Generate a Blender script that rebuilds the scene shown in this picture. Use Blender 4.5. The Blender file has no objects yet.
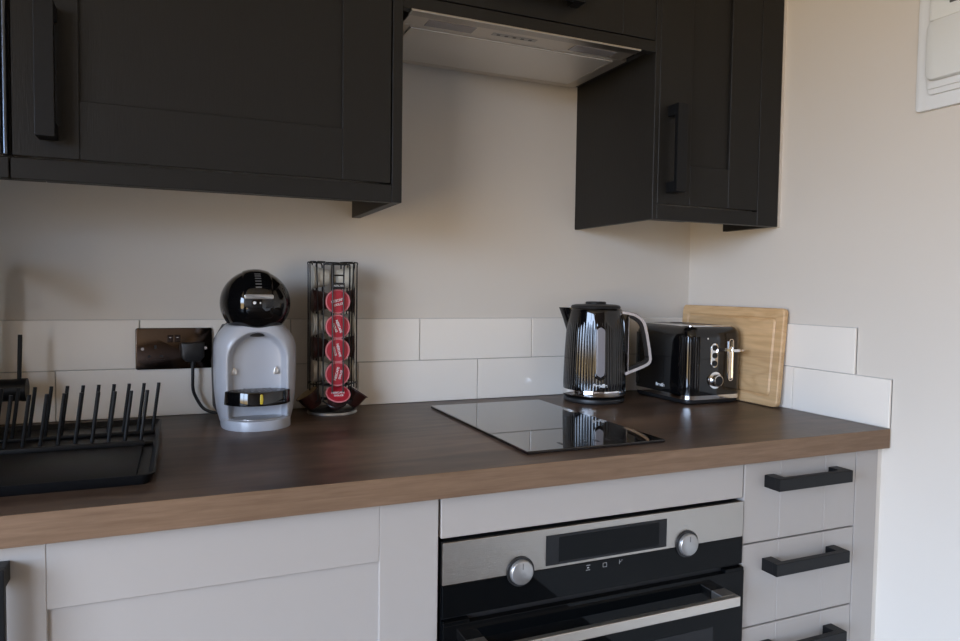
import bpy, bmesh, math, random
from mathutils import Vector, Matrix
random.seed(4)
S = bpy.context.scene
COL = S.collection
PI = math.pi

# ------------------------------------------------------------------ materials
def nd(nt, t, x=0, y=0, **kw):
    n = nt.nodes.new(t); n.location = (x, y)
    for k, v in kw.items():
        setattr(n, k, v)
    return n

def mat(name, col, rough=.5, metal=0, spec=.5, coat=0, bump=0, bscale=200, var=0, vscale=3, aniso=None):
    m = bpy.data.materials.new(name); m.use_nodes = True
    nt = m.node_tree; b = nt.nodes['Principled BSDF']
    b.inputs['Base Color'].default_value = (*col, 1)
    b.inputs['Roughness'].default_value = rough
    b.inputs['Metallic'].default_value = metal
    b.inputs['Specular IOR Level'].default_value = spec
    b.inputs['Coat Weight'].default_value = coat
    b.inputs['Coat Roughness'].default_value = .03
    tc = nd(nt, 'ShaderNodeTexCoord', -900)
    src = tc.outputs['Object']
    if aniso:
        mp = nd(nt, 'ShaderNodeMapping', -740); mp.inputs['Scale'].default_value = aniso
        nt.links.new(src, mp.inputs[0]); src = mp.outputs[0]
    if var:
        n = nd(nt, 'ShaderNodeTexNoise', -560, 100); n.inputs['Scale'].default_value = vscale
        n.inputs['Detail'].default_value = 4
        r = nd(nt, 'ShaderNodeMapRange', -380, 100)
        r.inputs['From Min'].default_value = .3; r.inputs['From Max'].default_value = .7
        r.inputs['To Min'].default_value = 1 - var; r.inputs['To Max'].default_value = 1 + var
        mx = nd(nt, 'ShaderNodeVectorMath', -200, 100, operation='SCALE'); mx.inputs[0].default_value = col
        nt.links.new(src, n.inputs['Vector']); nt.links.new(n.outputs[0], r.inputs[0])
        nt.links.new(r.outputs[0], mx.inputs['Scale']); nt.links.new(mx.outputs[0], b.inputs['Base Color'])
    if bump:
        n = nd(nt, 'ShaderNodeTexNoise', -560, -200); n.inputs['Scale'].default_value = bscale
        n.inputs['Detail'].default_value = 3
        bp = nd(nt, 'ShaderNodeBump', -200, -200); bp.inputs['Strength'].default_value = bump
        bp.inputs['Distance'].default_value = .001
        nt.links.new(src, n.inputs['Vector']); nt.links.new(n.outputs[0], bp.inputs['Height'])
        nt.links.new(bp.outputs[0], b.inputs['Normal'])
    return m

def wood(name, c1, c2, scale, rough=.5, aniso=(1, 12, 12), dist=2.0, bump=.15, spec=.5, broad=0):
    """grain running along the object's local x"""
    m = bpy.data.materials.new(name); m.use_nodes = True
    nt = m.node_tree; b = nt.nodes['Principled BSDF']
    b.inputs['Roughness'].default_value = rough; b.inputs['Specular IOR Level'].default_value = spec
    tc = nd(nt, 'ShaderNodeTexCoord', -1100)
    mp = nd(nt, 'ShaderNodeMapping', -900); mp.inputs['Scale'].default_value = aniso
    nt.links.new(tc.outputs['Object'], mp.inputs[0])
    n = nd(nt, 'ShaderNodeTexNoise', -700); n.inputs['Scale'].default_value = scale
    n.inputs['Detail'].default_value = 8; n.inputs['Distortion'].default_value = dist
    n.inputs['Roughness'].default_value = .6
    nt.links.new(mp.outputs[0], n.inputs['Vector'])
    cr = nd(nt, 'ShaderNodeValToRGB', -500)
    cr.color_ramp.elements[0].position = .34; cr.color_ramp.elements[0].color = (*c1, 1)
    cr.color_ramp.elements[1].position = .68; cr.color_ramp.elements[1].color = (*c2, 1)
    nt.links.new(n.outputs[0], cr.inputs[0])
    out = cr.outputs[0]
    if broad:
        n2 = nd(nt, 'ShaderNodeTexNoise', -700, -300); n2.inputs['Scale'].default_value = 5
        n2.inputs['Detail'].default_value = 3
        nt.links.new(tc.outputs['Object'], n2.inputs['Vector'])
        r = nd(nt, 'ShaderNodeMapRange', -500, -300)
        r.inputs['From Min'].default_value = .3; r.inputs['From Max'].default_value = .7
        r.inputs['To Min'].default_value = 1 - broad; r.inputs['To Max'].default_value = 1 + broad
        nt.links.new(n2.outputs[0], r.inputs[0])
        v = nd(nt, 'ShaderNodeVectorMath', -250, 0, operation='SCALE')
        nt.links.new(out, v.inputs[0]); nt.links.new(r.outputs[0], v.inputs['Scale']); out = v.outputs[0]
    nt.links.new(out, b.inputs['Base Color'])
    bp = nd(nt, 'ShaderNodeBump', -250, -200); bp.inputs['Strength'].default_value = bump
    bp.inputs['Distance'].default_value = .001
    nt.links.new(n.outputs[0], bp.inputs['Height']); nt.links.new(bp.outputs[0], b.inputs['Normal'])
    return m

M = dict(
    paint=mat('wall_paint', (.655, .607, .540), .85, bump=.12, bscale=260),
    dusk=mat('darkened_wall_paint', (.16, .13, .11), .9),  # unseen front wall, colour darkened to cut bounce and dim reflections
    ceil=mat('ceiling_paint', (.75, .73, .70), .9),
    tile=mat('glazed_tile', (.82, .77, .695), .16, bump=.05, bscale=25),
    grout=mat('grout', (.50, .48, .45), .9),
    floor=wood('floor_boards', (.06, .042, .03), (.12, .085, .06), 3, .5, (8, 1, 8)),
    top=wood('worktop_laminate', (.050, .030, .0200), (.125, .080, .054), 3.0, .37, (1.2, 6, 6), 1.0, .10, .28, .34),
    edge=wood('worktop_laminate_lit', (.150, .090, .052), (.205, .128, .078), 12, .5, (1, 16, 16), .5, .2, .35, .08),  # same laminate as the top, lighter colour stands in for light on the front
    charcoal=mat('charcoal_wood_paint', (.0125, .0118, .0107), .45, spec=.25, bump=.25, bscale=60, aniso=(9, 9, .6)),
    charcoal_h=mat('charcoal_wood_paint_horizontal', (.0125, .0118, .0107), .45, spec=.25, bump=.25, bscale=60, aniso=(.6, 9, 9)),
    cream=mat('pale_grey_paint', (.385, .352, .322), .42),
    carcass=mat('carcass_board', (.45, .43, .41), .6),
    carcass_dark=mat('dark_carcass_board', (.03, .029, .028), .6),
    handle=mat('matt_black_metal', (.0055, .006, .007), .42, spec=.25),
    steel=mat('brushed_steel', (.43, .405, .375), .30, metal=1, bump=.25, bscale=60, aniso=(.5, 30, 30)),
    steel_f=mat('hood_steel', (.62, .58, .53), .42, metal=1),
    filt=mat('hood_filter', (.72, .70, .67), .48, metal=1, bump=.3, bscale=500),
    darkchrome=mat('dark_polished_metal', (.10, .12, .15), .28, metal=1),
    chrome=mat('chrome', (.85, .85, .86), .07, metal=1),
    blackglass=mat('black_glass', (.0025, .003, .0035), .03, spec=.12),
    hobglass=mat('hob_glass', (.005, .005, .006), .02, spec=.8, coat=.5),
    display=mat('display_glass', (.008, .008, .009), .2, spec=.25),
    gloss=mat('gloss_black', (.003, .003, .0035), .06, spec=.5, coat=.2),
    matblack=mat('matt_black_plastic', (.010, .010, .011), .45),
    rackblack=mat('rack_black', (.0045, .005, .006), .42, spec=.3),
    grey=mat('pearl_grey_plastic', (.415, .435, .48), .32, coat=.15),
    greytrim=mat('dark_grey_trim', (.06, .055, .055), .35),
    silver=mat('silver_plastic', (.37, .365, .36), .32, metal=.7),
    pin=mat('pale_metal_pin', (.75, .73, .70), .2, metal=.6),
    yellow=mat('yellow_plastic', (.60, .46, .05), .35),
    led=mat('white_marking', (.75, .75, .75), .5),
    smoke=mat('smoked_gauge', (.22, .21, .22), .25, coat=.2),
    gauge=mat('gauge_recess', (.12, .12, .13), .3),
    nickel=mat('black_nickel', (.085, .067, .060), .14, metal=1),
    red=mat('pod_lid_red', (.42, .018, .035), .32, coat=.3),
    pink=mat('pod_lid_rim', (.62, .20, .22), .4),
    brown=mat('pod_brown', (.045, .014, .012), .35),
    white=mat('pod_white', (.60, .56, .47), .4),
    gold=mat('pod_gold', (.45, .30, .12), .35, metal=.6),
    wire=mat('rack_wire', (.012, .011, .011), .35, metal=.3),
    wplastic=mat('white_plastic', (.78, .80, .80), .38),
    wplastic2=mat('off_white_plastic', (.72, .74, .72), .38),
    mark=mat('grey_marking', (.10, .10, .10), .5),
    smoked=mat('smoked_glass', (.02, .022, .025), .05, spec=.7),
    window=mat('window_frame_white', (.8, .8, .8), .4),
)

def board_mat():
    m = bpy.data.materials.new('beech_board'); m.use_nodes = True
    nt = m.node_tree; b = nt.nodes['Principled BSDF']; b.inputs['Roughness'].default_value = .5
    tc = nd(nt, 'ShaderNodeTexCoord', -1200)
    # staves: stacked along local z, grain along local y
    mp = nd(nt, 'ShaderNodeMapping', -1000); mp.inputs['Scale'].default_value = (2, 1.6, 7)
    nt.links.new(tc.outputs['Object'], mp.inputs[0])
    n = nd(nt, 'ShaderNodeTexNoise', -800); n.inputs['Scale'].default_value = 2.1; n.inputs['Detail'].default_value = 2
    n.inputs['Distortion'].default_value = .6
    nt.links.new(mp.outputs[0], n.inputs['Vector'])
    ml = nd(nt, 'ShaderNodeMath', -640, operation='MULTIPLY'); ml.inputs[1].default_value = 16
    fr = nd(nt, 'ShaderNodeMath', -500, operation='PINGPONG'); fr.inputs[1].default_value = 1
    nt.links.new(n.outputs[0], ml.inputs[0]); nt.links.new(ml.outputs[0], fr.inputs[0])
    cr = nd(nt, 'ShaderNodeValToRGB', -340)
    cr.color_ramp.elements[0].color = (.535, .335, .16, 1); cr.color_ramp.elements[1].color = (.61, .40, .205, 1)
    cr.color_ramp.elements[0].position = 0; cr.color_ramp.elements[1].position = .7
    nt.links.new(fr.outputs[0], cr.inputs[0])
    # fine fibre
    mp2 = nd(nt, 'ShaderNodeMapping', -1000, -300); mp2.inputs['Scale'].default_value = (40, 4, 60)
    nt.links.new(tc.outputs['Object'], mp2.inputs[0])
    n2 = nd(nt, 'ShaderNodeTexNoise', -800, -300); n2.inputs['Scale'].default_value = 4
    nt.links.new(mp2.outputs[0], n2.inputs['Vector'])
    # stave tone: by z band
    sp = nd(nt, 'ShaderNodeSeparateXYZ', -1000, -600); nt.links.new(tc.outputs['Object'], sp.inputs[0])
    m3 = nd(nt, 'ShaderNodeMath', -850, -600, operation='MULTIPLY'); m3.inputs[1].default_value = 15
    f3 = nd(nt, 'ShaderNodeMath', -700, -600, operation='FLOOR')
    wn = nd(nt, 'ShaderNodeTexWhiteNoise', -550, -600, noise_dimensions='1D')
    nt.links.new(sp.outputs[2], m3.inputs[0]); nt.links.new(m3.outputs[0], f3.inputs[0]); nt.links.new(f3.outputs[0], wn.inputs['W'])
    ad = nd(nt, 'ShaderNodeMath', -340, -400, operation='ADD')
    s1 = nd(nt, 'ShaderNodeMath', -450, -300, operation='MULTIPLY_ADD'); s1.inputs[1].default_value = .35; s1.inputs[2].default_value = .72
    nt.links.new(n2.outputs[0], s1.inputs[0])
    s2 = nd(nt, 'ShaderNodeMath', -450, -500, operation='MULTIPLY'); s2.inputs[1].default_value = .16
    nt.links.new(wn.outputs[0], s2.inputs[0]); nt.links.new(s1.outputs[0], ad.inputs[0]); nt.links.new(s2.outputs[0], ad.inputs[1])
    v = nd(nt, 'ShaderNodeVectorMath', -150, operation='SCALE')
    nt.links.new(cr.outputs[0], v.inputs[0]); nt.links.new(ad.outputs[0], v.inputs['Scale'])
    nt.links.new(v.outputs[0], b.inputs['Base Color'])
    return m
M['beech'] = board_mat()

# ------------------------------------------------------------------ mesh helpers
def box(bm, x0, x1, y0, y1, z0, z1, bev=0, seg=2):
    r = bmesh.ops.create_cube(bm, size=1)
    for v in r['verts']:
        v.co = Vector(((x0 + x1) / 2 + v.co.x * (x1 - x0), (y0 + y1) / 2 + v.co.y * (y1 - y0), (z0 + z1) / 2 + v.co.z * (z1 - z0)))
    if bev:
        es = list({e for v in r['verts'] for e in v.link_edges})
        bmesh.ops.bevel(bm, geom=es, offset=bev, segments=seg, affect='EDGES', profile=.5)

def cyl(bm, p, q, r, r2=None, n=32, cap=True):
    p, q = Vector(p), Vector(q); d = q - p
    m = Matrix.Translation((p + q) / 2) @ d.to_track_quat('Z', 'Y').to_matrix().to_4x4()
    bmesh.ops.create_cone(bm, cap_ends=cap, segments=n, radius1=r, radius2=r if r2 is None else r2, depth=d.length, matrix=m)

def lathe(bm, prof, n=48, c=(0, 0, 0), mod=None):
    """prof: list of (r,z); mod(ang, r, z) -> r"""
    rings = []
    for r, z in prof:
        if r < 1e-6:
            rings.append([bm.verts.new((c[0], c[1], c[2] + z))]); continue
        ring = []
        for i in range(n):
            a = 2 * PI * i / n; rr = mod(a, r, z) if mod else r
            ring.append(bm.verts.new((c[0] + rr * math.cos(a), c[1] + rr * math.sin(a), c[2] + z)))
        rings.append(ring)
    for A, B in zip(rings, rings[1:]):
        for i in range(n):
            j = (i + 1) % n
            if len(A) == 1: bm.faces.new((A[0], B[j], B[i])) if len(B) > 1 else None
            elif len(B) == 1: bm.faces.new((A[i], A[j], B[0]))
            else: bm.faces.new((A[i], A[j], B[j], B[i]))

def tube(bm, pts, r, n=10, closed=False):
    pts = [Vector(p) for p in pts]; N = len(pts); rings = []
    prev = None
    for i, p in enumerate(pts):
        if closed: t = pts[(i + 1) % N] - pts[i - 1]
        else: t = pts[min(i + 1, N - 1)] - pts[max(i - 1, 0)]
        t.normalize()
        if prev is None:
            u = t.orthogonal().normalized()
        else:
            u = (prev - t * prev.dot(t))
            u = u.normalized() if u.length > 1e-6 else t.orthogonal().normalized()
        prev = u; w = t.cross(u)
        rings.append([bm.verts.new(p + (u * math.cos(2 * PI * k / n) + w * math.sin(2 * PI * k / n)) * r) for k in range(n)])
    rng = range(N) if closed else range(N - 1)
    for i in rng:
        A, B = rings[i], rings[(i + 1) % N]
        for k in range(n):
            bm.faces.new((A[k], A[(k + 1) % n], B[(k + 1) % n], B[k]))
    if not closed:
        bm.faces.new(rings[0][::-1]); bm.faces.new(rings[-1])

def smooth_path(pts, it=3):
    pts = [Vector(p) for p in pts]
    for _ in range(it):
        q = [pts[0]]
        for a, b in zip(pts, pts[1:]):
            q += [a * .75 + b * .25, a * .25 + b * .75]
        q.append(pts[-1]); pts = q
    return pts

def rrect(w, h, r, n=6):
    """rounded rectangle outline centred at 0 (2d)"""
    out = []
    for cx, cy, a0 in ((w / 2 - r, h / 2 - r, 0), (-w / 2 + r, h / 2 - r, 90), (-w / 2 + r, -h / 2 + r, 180), (w / 2 - r, -h / 2 + r, 270)):
        for i in range(n + 1):
            a = math.radians(a0 + 90 * i / n)
            out.append((cx + r * math.cos(a), cy + r * math.sin(a)))
    return out

def prism(bm, outline, fn, d0, d1, bev=0):
    """outline 2d points; fn(u,v,d)->3d; extruded d0..d1, with a small bevel towards d1"""
    def ring(d, s=0):
        n = len(outline); res = []
        cx = sum(p[0] for p in outline) / n; cy = sum(p[1] for p in outline) / n
        for (u, v) in outline:
            du, dv = u - cx, v - cy; L = math.hypot(du, dv) or 1
            res.append(bm.verts.new(fn(u - du / L * s, v - dv / L * s, d)))
        return res
    lv = [(d0, 0)]
    if bev: 
        sg = 1 if d1 > d0 else -1
        lv += [(d1 - sg * bev, 0), (d1 - sg * bev * .3, bev * .3), (d1, bev)]
    else: lv += [(d1, 0)]
    rs = [ring(d, s) for d, s in lv]
    n = len(outline)
    for A, B in zip(rs, rs[1:]):
        for i in range(n):
            bm.faces.new((A[i], A[(i + 1) % n], B[(i + 1) % n], B[i]))
    bm.faces.new(rs[0][::-1]); bm.faces.new(rs[-1])

def obj(name, bm, m, parent=None, smooth=False, angle=35, kind=None, label=None):
    me = bpy.data.meshes.new(name)
    bmesh.ops.recalc_face_normals(bm, faces=bm.faces[:])
    bm.to_mesh(me); bm.free()
    for mm in (m if isinstance(m, (list, tuple)) else [m]):
        me.materials.append(mm)
    if smooth:
        me.polygons.foreach_set('use_smooth', [True] * len(me.polygons))
        me.set_sharp_from_angle(angle=math.radians(angle))
    o = bpy.data.objects.new(name, me); COL.objects.link(o)
    if parent: o.parent = parent
    if kind: o['kind'] = kind
    if label: o['label'] = label
    return o

def thing(name, label, cat, loc=(0, 0, 0), rotz=0, group=None):
    o = bpy.data.objects.new(name, None); COL.objects.link(o)
    o.empty_display_size = .03
    o.location = loc; o.rotation_euler = (0, 0, rotz); o['label'] = label; o['category'] = cat
    if group: o['group'] = group
    return o

def tag(o, label, cat, group=None):
    o['label'] = label; o['category'] = cat
    if group: o['group'] = group
    return o

def text(name, body, size, m, parent, mtx, bold=0):
    cu = bpy.data.curves.new(name, 'FONT'); cu.body = body; cu.size = size
    cu.align_x = 'CENTER'; cu.align_y = 'CENTER'; cu.extrude = .0002; cu.offset = bold
    t = bpy.data.objects.new(name + '_tmp', cu); COL.objects.link(t)
    dg = bpy.context.evaluated_depsgraph_get(); dg.update()
    me = bpy.data.meshes.new_from_object(t.evaluated_get(dg))
    bpy.data.objects.remove(t)
    me.materials.clear(); me.materials.append(m)
    me.transform(mtx)
    o = bpy.data.objects.new(name, me); COL.objects.link(o)
    if parent: o.parent = parent
    return o

def B(): return bmesh.new()

# ------------------------------------------------------------------ room
WX, WY = .008, .008                 # plaster planes (tile faces lie at x=0 / y=0)
XL, YF, ZC = -3.5, -4.6, 2.42
def struct(name, bm, m): return obj(name, bm, m, kind='structure')

bm = B(); box(bm, XL - .15, WX + .15, YF - .15, WY + .15, -.1, 0); struct('floor', bm, M['floor'])
bm = B(); box(bm, XL - .15, WX + .15, YF - .15, WY + .15, ZC, ZC + .1); struct('ceiling', bm, M['ceil'])
bm = B(); box(bm, XL, WX + .15, WY, WY + .15, 0, ZC); struct('wall_back', bm, M['paint'])
bm = B(); box(bm, WX, WX + .15, YF, WY, 0, ZC); struct('wall_right', bm, M['paint'])
bm = B(); box(bm, XL, WX + .15, YF - .15, YF, 0, ZC); struct('wall_front', bm, M['dusk'])
# left wall with a window opening
WYa, WYb, WZa, WZb = -4.3, -1.3, .10, 2.2
bm = B()
box(bm, XL - .15, XL, YF, WYa, 0, ZC); box(bm, XL - .15, XL, WYb, WY + .15, 0, ZC)
box(bm, XL - .15, XL, WYa, WYb, 0, WZa); box(bm, XL - .15, XL, WYa, WYb, WZb, ZC)
struct('wall_left', bm, M['paint'])
bm = B()
for a, b in ((WYa, WYa + .06), ((WYa + WYb) / 2 - .035, (WYa + WYb) / 2 + .035), (WYb - .06, WYb)):
    box(bm, XL - .12, XL - .06, a, b, WZa, WZb)
box(bm, XL - .12, XL - .06, WYa, WYb, WZa, WZa + .06); box(bm, XL - .12, XL - .06, WYa, WYb, WZb - .06, WZb)
struct('window_1', bm, M['window'])

# splashback tiles (real bevelled tiles on a grout bed)
TL, TH, TP, TR = .300, .0995, .302, .101
def tiles(name, runs, axis):
    bm = B()
    for (a, b, z) in runs:
        if axis == 'y':  box(bm, a, b, 0, .0075, z, z + TH, .0009, 1)
        else:            box(bm, 0, .0075, a, b, z, z + TH, .0009, 1)
    struct(name, bm, M['tile'])
Z0 = .9105
lo = []; hi = []
tb, ta = -.6473, -.497
x = tb + TP
while x > -2.04: lo.append((x - TP, min(x, 0) - .002, Z0)); x -= TP
lo.append((tb + TP, -.0005, Z0))
x = ta + TP
while x > -2.04: hi.append((x - TP, min(x, 0) - .002, Z0 + TR)); x -= TP
hi.append((ta + TP, -.0005, Z0 + TR))
lo = [r for r in lo if r[0] > -2.04 and r[1] - r[0] > .01]; hi = [r for r in hi if r[0] > -2.04 and r[1] - r[0] > .01]
tiles('trim_1', lo + hi, 'y')
tiles('trim_2', [(-.6215, -.3765, Z0), (-.3745, -.0745, Z0), (-.0725, -.0005, Z0),
                 (-.5377, -.2377, Z0 + TR), (-.2357, -.0005, Z0 + TR)], 'x')
bm = B(); box(bm, -2.04, 0, .0045, .008, .910, .910 + 2 * TR); box(bm, .0045, .008, -.6215, 0, .910, .910 + TR)
box(bm, .0045, .008, -.5377, 0, .910 + TR - .0001, .910 + 2 * TR); struct('trim_3', bm, M['grout'])

# ------------------------------------------------------------------ worktop
YW = -.6255
t = thing('worktop', 'long dark brown wood effect kitchen worktop running along the back wall', 'worktop', (-1.1, -.31, .8708))
t2 = Vector((-1.1, -.31, .8708))
bm = B(); box(bm, -2.04 + 1.1, .0004 + 1.1, YW + .0012 + .31, .0076 + .31, 0, .0390, .0006, 1)
obj('top_surface', bm, M['top'], t)
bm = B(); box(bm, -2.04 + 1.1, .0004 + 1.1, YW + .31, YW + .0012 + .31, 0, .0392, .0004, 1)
obj('lit_front_edge', bm, M['edge'], t, label='wood grain front edge of the worktop, coloured lighter as if lit')

# ------------------------------------------------------------------ cabinets
YB, YU = -.606, -.32
ZB0 = 1.3430

def bar_handle(parent, axis, a0, a1, c, face, w=.026, proj=.034, th=.011, foot=.024, name='handle'):
    """face: y of the door front; runs from a0 to a1 along axis, centred at c on the other"""
    bm = B(); y0 = face - proj; y1 = y0 + th
    def bx(u0, u1, v0, v1, ya, yb, bev=.0012):
        if axis == 'x': box(bm, u0, u1, ya, yb, v0, v1, bev, 2)
        else: box(bm, v0, v1, ya, yb, u0, u1, bev, 2)
    bx(a0, a1, c - w / 2, c + w / 2, y0, y1)
    for s in (a0, a1 - foot):
        bx(s, s + foot, c - w / 2, c + w / 2, y1 - .0015, face + .0004)
    return obj(name, bm, M['handle'], parent)

def shaker(name, x0, x1, z0, z1, yf, st, m, parent, rail=None, rail_t=None, th=.019, rec=.006):
    """shaker door; front face at yf"""
    rail = rail or st; rail_t = rail_t or rail
    bm = B(); y1 = yf + th; bv = .0009
    box(bm, x0, x0 + st, yf, y1, z0, z1, bv, 1); box(bm, x1 - st, x1, yf, y1, z0, z1, bv, 1)
    box(bm, x0 + st + .0002, x1 - st - .0002, yf, y1, z0, z0 + rail, bv, 1)
    box(bm, x0 + st + .0002, x1 - st - .0002, yf, y1, z1 - rail_t, z1, bv, 1)
    box(bm, x0 + st - .004, x1 - st + .004, yf + rec, y1 - .002, z0 + rail - .004, z1 - rail_t + .004)
    return obj(name, bm, m, parent)

bm = B(); box(bm, -.0048, .0079, YU + .004, YU + .0185, ZB0, 2.10); box(bm, .0006, .0079, YW + .004, .0, .8712, .9100); box(bm, -.0069, .0079, YB + .003, YB + .0185, .10, .8702); struct('trim_4', bm, M['paint'])
# --- base units
t = thing('base_cabinet', 'pale grey shaker base cabinet with one wide door left of the oven', 'cabinet', (0, 0, 0))
bm = B(); box(bm, -1.573, -.970, YB + .021, .0, .10, .8700); obj('carcass', bm, M['carcass'], t)
bm = B(); box(bm, -1.573, -.970, -.55, -.53, 0, .099); obj('plinth', bm, M['cream'], t)
d = shaker('door', -1.5725, -.9700, .155, .8672, YB, .0915, M['cream'], t, .088, .0855)
bar_handle(d, 'z', .650, .8500, -1.532, YB, w=.028)
t = thing('base_cabinet', 'pale grey sink base cabinet at the far left beneath the tap', 'cabinet', (0, 0, 0))
bm = B(); box(bm, -2.037, -1.5745, YB + .021, .0, .10, .8700); obj('carcass', bm, M['carcass'], t)
bm = B(); box(bm, -2.037, -1.5745, -.55, -.53, 0, .099); obj('plinth', bm, M['cream'], t)
d = shaker('door', -2.035, -1.5760, .155, .8672, YB, .0915, M['cream'], t, .088, .0855)
bar_handle(d, 'z', .650, .8500, -1.99, YB, w=.028)

t = thing('oven_cabinet', 'pale grey cabinet housing the oven with a plain panel above it', 'cabinet', (0, 0, 0))
bm = B()
box(bm, -.9680, -.9665, YB + .021, 0, .10, .8700); box(bm, -.3672, -.3660, YB + .021, 0, .10, .8700)
box(bm, -.9664, -.3674, -.02, 0, .10, .8700); box(bm, -.9664, -.3674, YB + .021, -.021, .10, .16)
box(bm, -.9664, -.3674, YB + .021, -.021, .812, .8700)
obj('carcass', bm, M['carcass_dark'], t)
bm = B(); box(bm, -.9655, -.3685, YB, YB + .019, .8028, .8672, .0009, 1); obj('top_panel', bm, M['cream'], t)
bm = B(); box(bm, -.9655, -.3685, YB, YB + .019, .105, .190, .0009, 1); obj('bottom_panel', bm, M['cream'], t)
bm = B(); box(bm, -.968, -.366, -.55, -.53, 0, .099); obj('plinth', bm, M['cream'], t)

t = thing('drawer_unit', 'narrow pale grey drawer unit with black bar handles right of the oven', 'drawers', (0, 0, 0))
bm = B(); box(bm, -.3655, -.0718, YB + .021, 0, .10, .8700); obj('carcass', bm, M['carcass'], t)
bm = B(); box(bm, -.0700, -.0072, YB, YB + .019, 0.10, .8702, .0009, 1)
box(bm, -.0700, -.052, YB + .019, -.01, .1, .8702); obj('end_filler', bm, M['cream'], t)
bm = B(); box(bm, -.3655, -.0072, -.55, -.53, 0, .099); obj('plinth', bm, M['cream'], t)
for z0, z1 in ((.7140, .8672), (.5530, .7108), (.3320, .5498), (.108, .3288)):
    bm = B(); xs = (-.3650, -.2758, -.1567, -.0722)
    for a, b in zip(xs, xs[1:]): box(bm, a + .0001, b - .0001, YB, YB + .019, z0, z1, .0009, 1)
    dr = obj('drawer', bm, M['cream'], t)
    zc = z1 - .0415
    bar_handle(dr, 'x', -.3165, -.1250, zc if z1 < .8 else .8290, YB, w=.0235, proj=.037, th=.012)

# --- oven
t = thing('built_in_oven', 'built-in electric oven with steel control panel and black glass door', 'oven', (-.667, YB, .20))
ox, oy, oz = -.667, YB, .20
def R(x0, x1, y0, y1, z0, z1): return (x0 - ox, x1 - ox, y0 - oy, y1 - oy, z0 - oz, z1 - oz)
bm = B(); box(bm, *R(-.9630, -.3700, YB + .004, -.06, .202, .7955)); obj('oven_body', bm, M['matblack'], t)
bm = B(); box(bm, *R(-.9640, -.3695, YB - .004, YB + .0035, .7310, .7968), .0008, 2); obj('control_panel', bm, M['steel'], t, label='brushed steel upper strip')
bm = B(); box(bm, *R(-.9640, -.3695, YB - .004, YB + .0035, .6800, .7308), .0006, 1); g = obj('control_glass', bm, M['blackglass'], t, label='black glass strip under the steel')
bm = B(); box(bm, *R(-.7857, -.5450, YB - .0052, YB - .0038, .7358, .7855), .0003, 1); dsp = obj('display', bm, M['display'], t, label='dark display window')
bm = B(); box(bm, *R(-.7620, -.5620, YB - .0056, YB - .0050, .7400, .7810)); obj('display_screen', bm, M['blackglass'], dsp)
# touch icons: small thin marks on the glass
def marks(parent, cx, cz, segs, y, name='touch_icon'):
    bm = B()
    for (u0, u1, v0, v1) in segs: box(bm, *R(cx + u0, cx + u1, y - .0003, y, cz + v0, cz + v1))
    return obj(name, bm, M['silver'], parent)
marks(g, -.705, .7215, [(-.004, .004, .0035, .0045), (-.004, .004, -.0045, -.0035), (-.002, .002, -.001, .001)], YB - .004)
marks(g, -.672, .7215, [(-.004, .004, .003, .0038), (-.004, .004, -.0038, -.003), (-.004, -.0032, -.003, .003), (.0032, .004, -.003, .003)], YB - .004)
marks(g, -.640, .7225, [(-.003, -.0022, -.004, .004), (-.0022, .001, -.0005, .0005), (.001, .0035, .002, .003)], YB - .004)
for kx in (-.8320, -.5002):
    bm = B(); cyl(bm, (kx - ox, -.004, .735 - oz), (kx - ox, -.0070, .735 - oz), .0240, n=48); kb = obj('knob', bm, M['matblack'], t, True)
    bm = B(); lathe(bm, [(.0200, 0), (.0198, .005), (.0190, .0068), (.0175, .0078), (0, .0080)], 48)
    bm.transform(Matrix.Translation((kx - ox, -.0065, .735 - oz)) @ Matrix.Rotation(PI / 2, 4, 'X'))
    obj('knob_cap', bm, M['silver'], kb, True, label='round silver knob cap')
    bm = B(); box(bm, kx - ox - .0007, kx - ox + .0007, -.0148, -.0143, .735 - oz + .006, .735 - oz + .0155); obj('pointer', bm, M['mark'], kb)
    marks(t, kx - .002, .7655, [(-.004, .004, .002, .0028), (-.004, -.0032, -.003, .002), (.0032, .004, -.003, .002), (-.002, .002, -.006, -.005)], YB - .004, 'dial_symbol')
bm = B(); box(bm, *R(-.9640, -.3695, YB - .010, YB + .0035, .2020, .6700), .001, 2)
box(bm, *R(-.9640, -.9200, YB - .0095, YB + .0035, .6690, .6755), .001, 1); box(bm, *R(-.4135, -.3695, YB - .0095, YB + .0035, .6690, .6755), .001, 1)
door = obj('oven_door', bm, M['blackglass'], t)
bm = B(); box(bm, *R(-.8900, -.4400, YB - .0106, YB - .0099, .30, .575), .0002, 1); obj('door_window', bm, M['display'], door)
bm = B()
box(bm, *R(-.9270, -.4150, -.6560, -.6450, .6260, .6435), .0012, 2)
for a in (-.9270, -.4460): box(bm, *R(a, a + .031, -.6452, YB - .0095, .6270, .6434), .0015, 2)
obj('door_handle', bm, M['steel_f'], door, label='satin steel bar handle')

# --- hob
t = thing('induction_hob', 'narrow black glass hob set flush into the worktop left of the kettle', 'hob', (-.6605, -.3275, .910))
hb = (-.1405, .1405, -.241, .241)
bm = B(); box(bm, *hb, 0, .0055, .0012, 2); gl = obj('glass_top', bm, M['hobglass'], t)
def ring(cx, cy, r):
    bm = B(); n = 64
    for i in range(n):
        a, b = 2 * PI * i / n, 2 * PI * (i + 1) / n
        vs = [bm.verts.new((cx + q * math.cos(w), cy + q * math.sin(w), .00565)) for q, w in ((r, a), (r, b), (r - .0008, b), (r - .0008, a))]
        bm.faces.new(vs)
    bmesh.ops.remove_doubles(bm, verts=bm.verts[:], dist=1e-6)
    obj('cooking_zone', bm, M['display'], t)
bm = B()
for i in range(6): box(bm, -.06 + i * .024, -.054 + i * .024, -.215, -.197, .0055, .0058)
obj('touch_controls', bm, M['display'], t)

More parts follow.
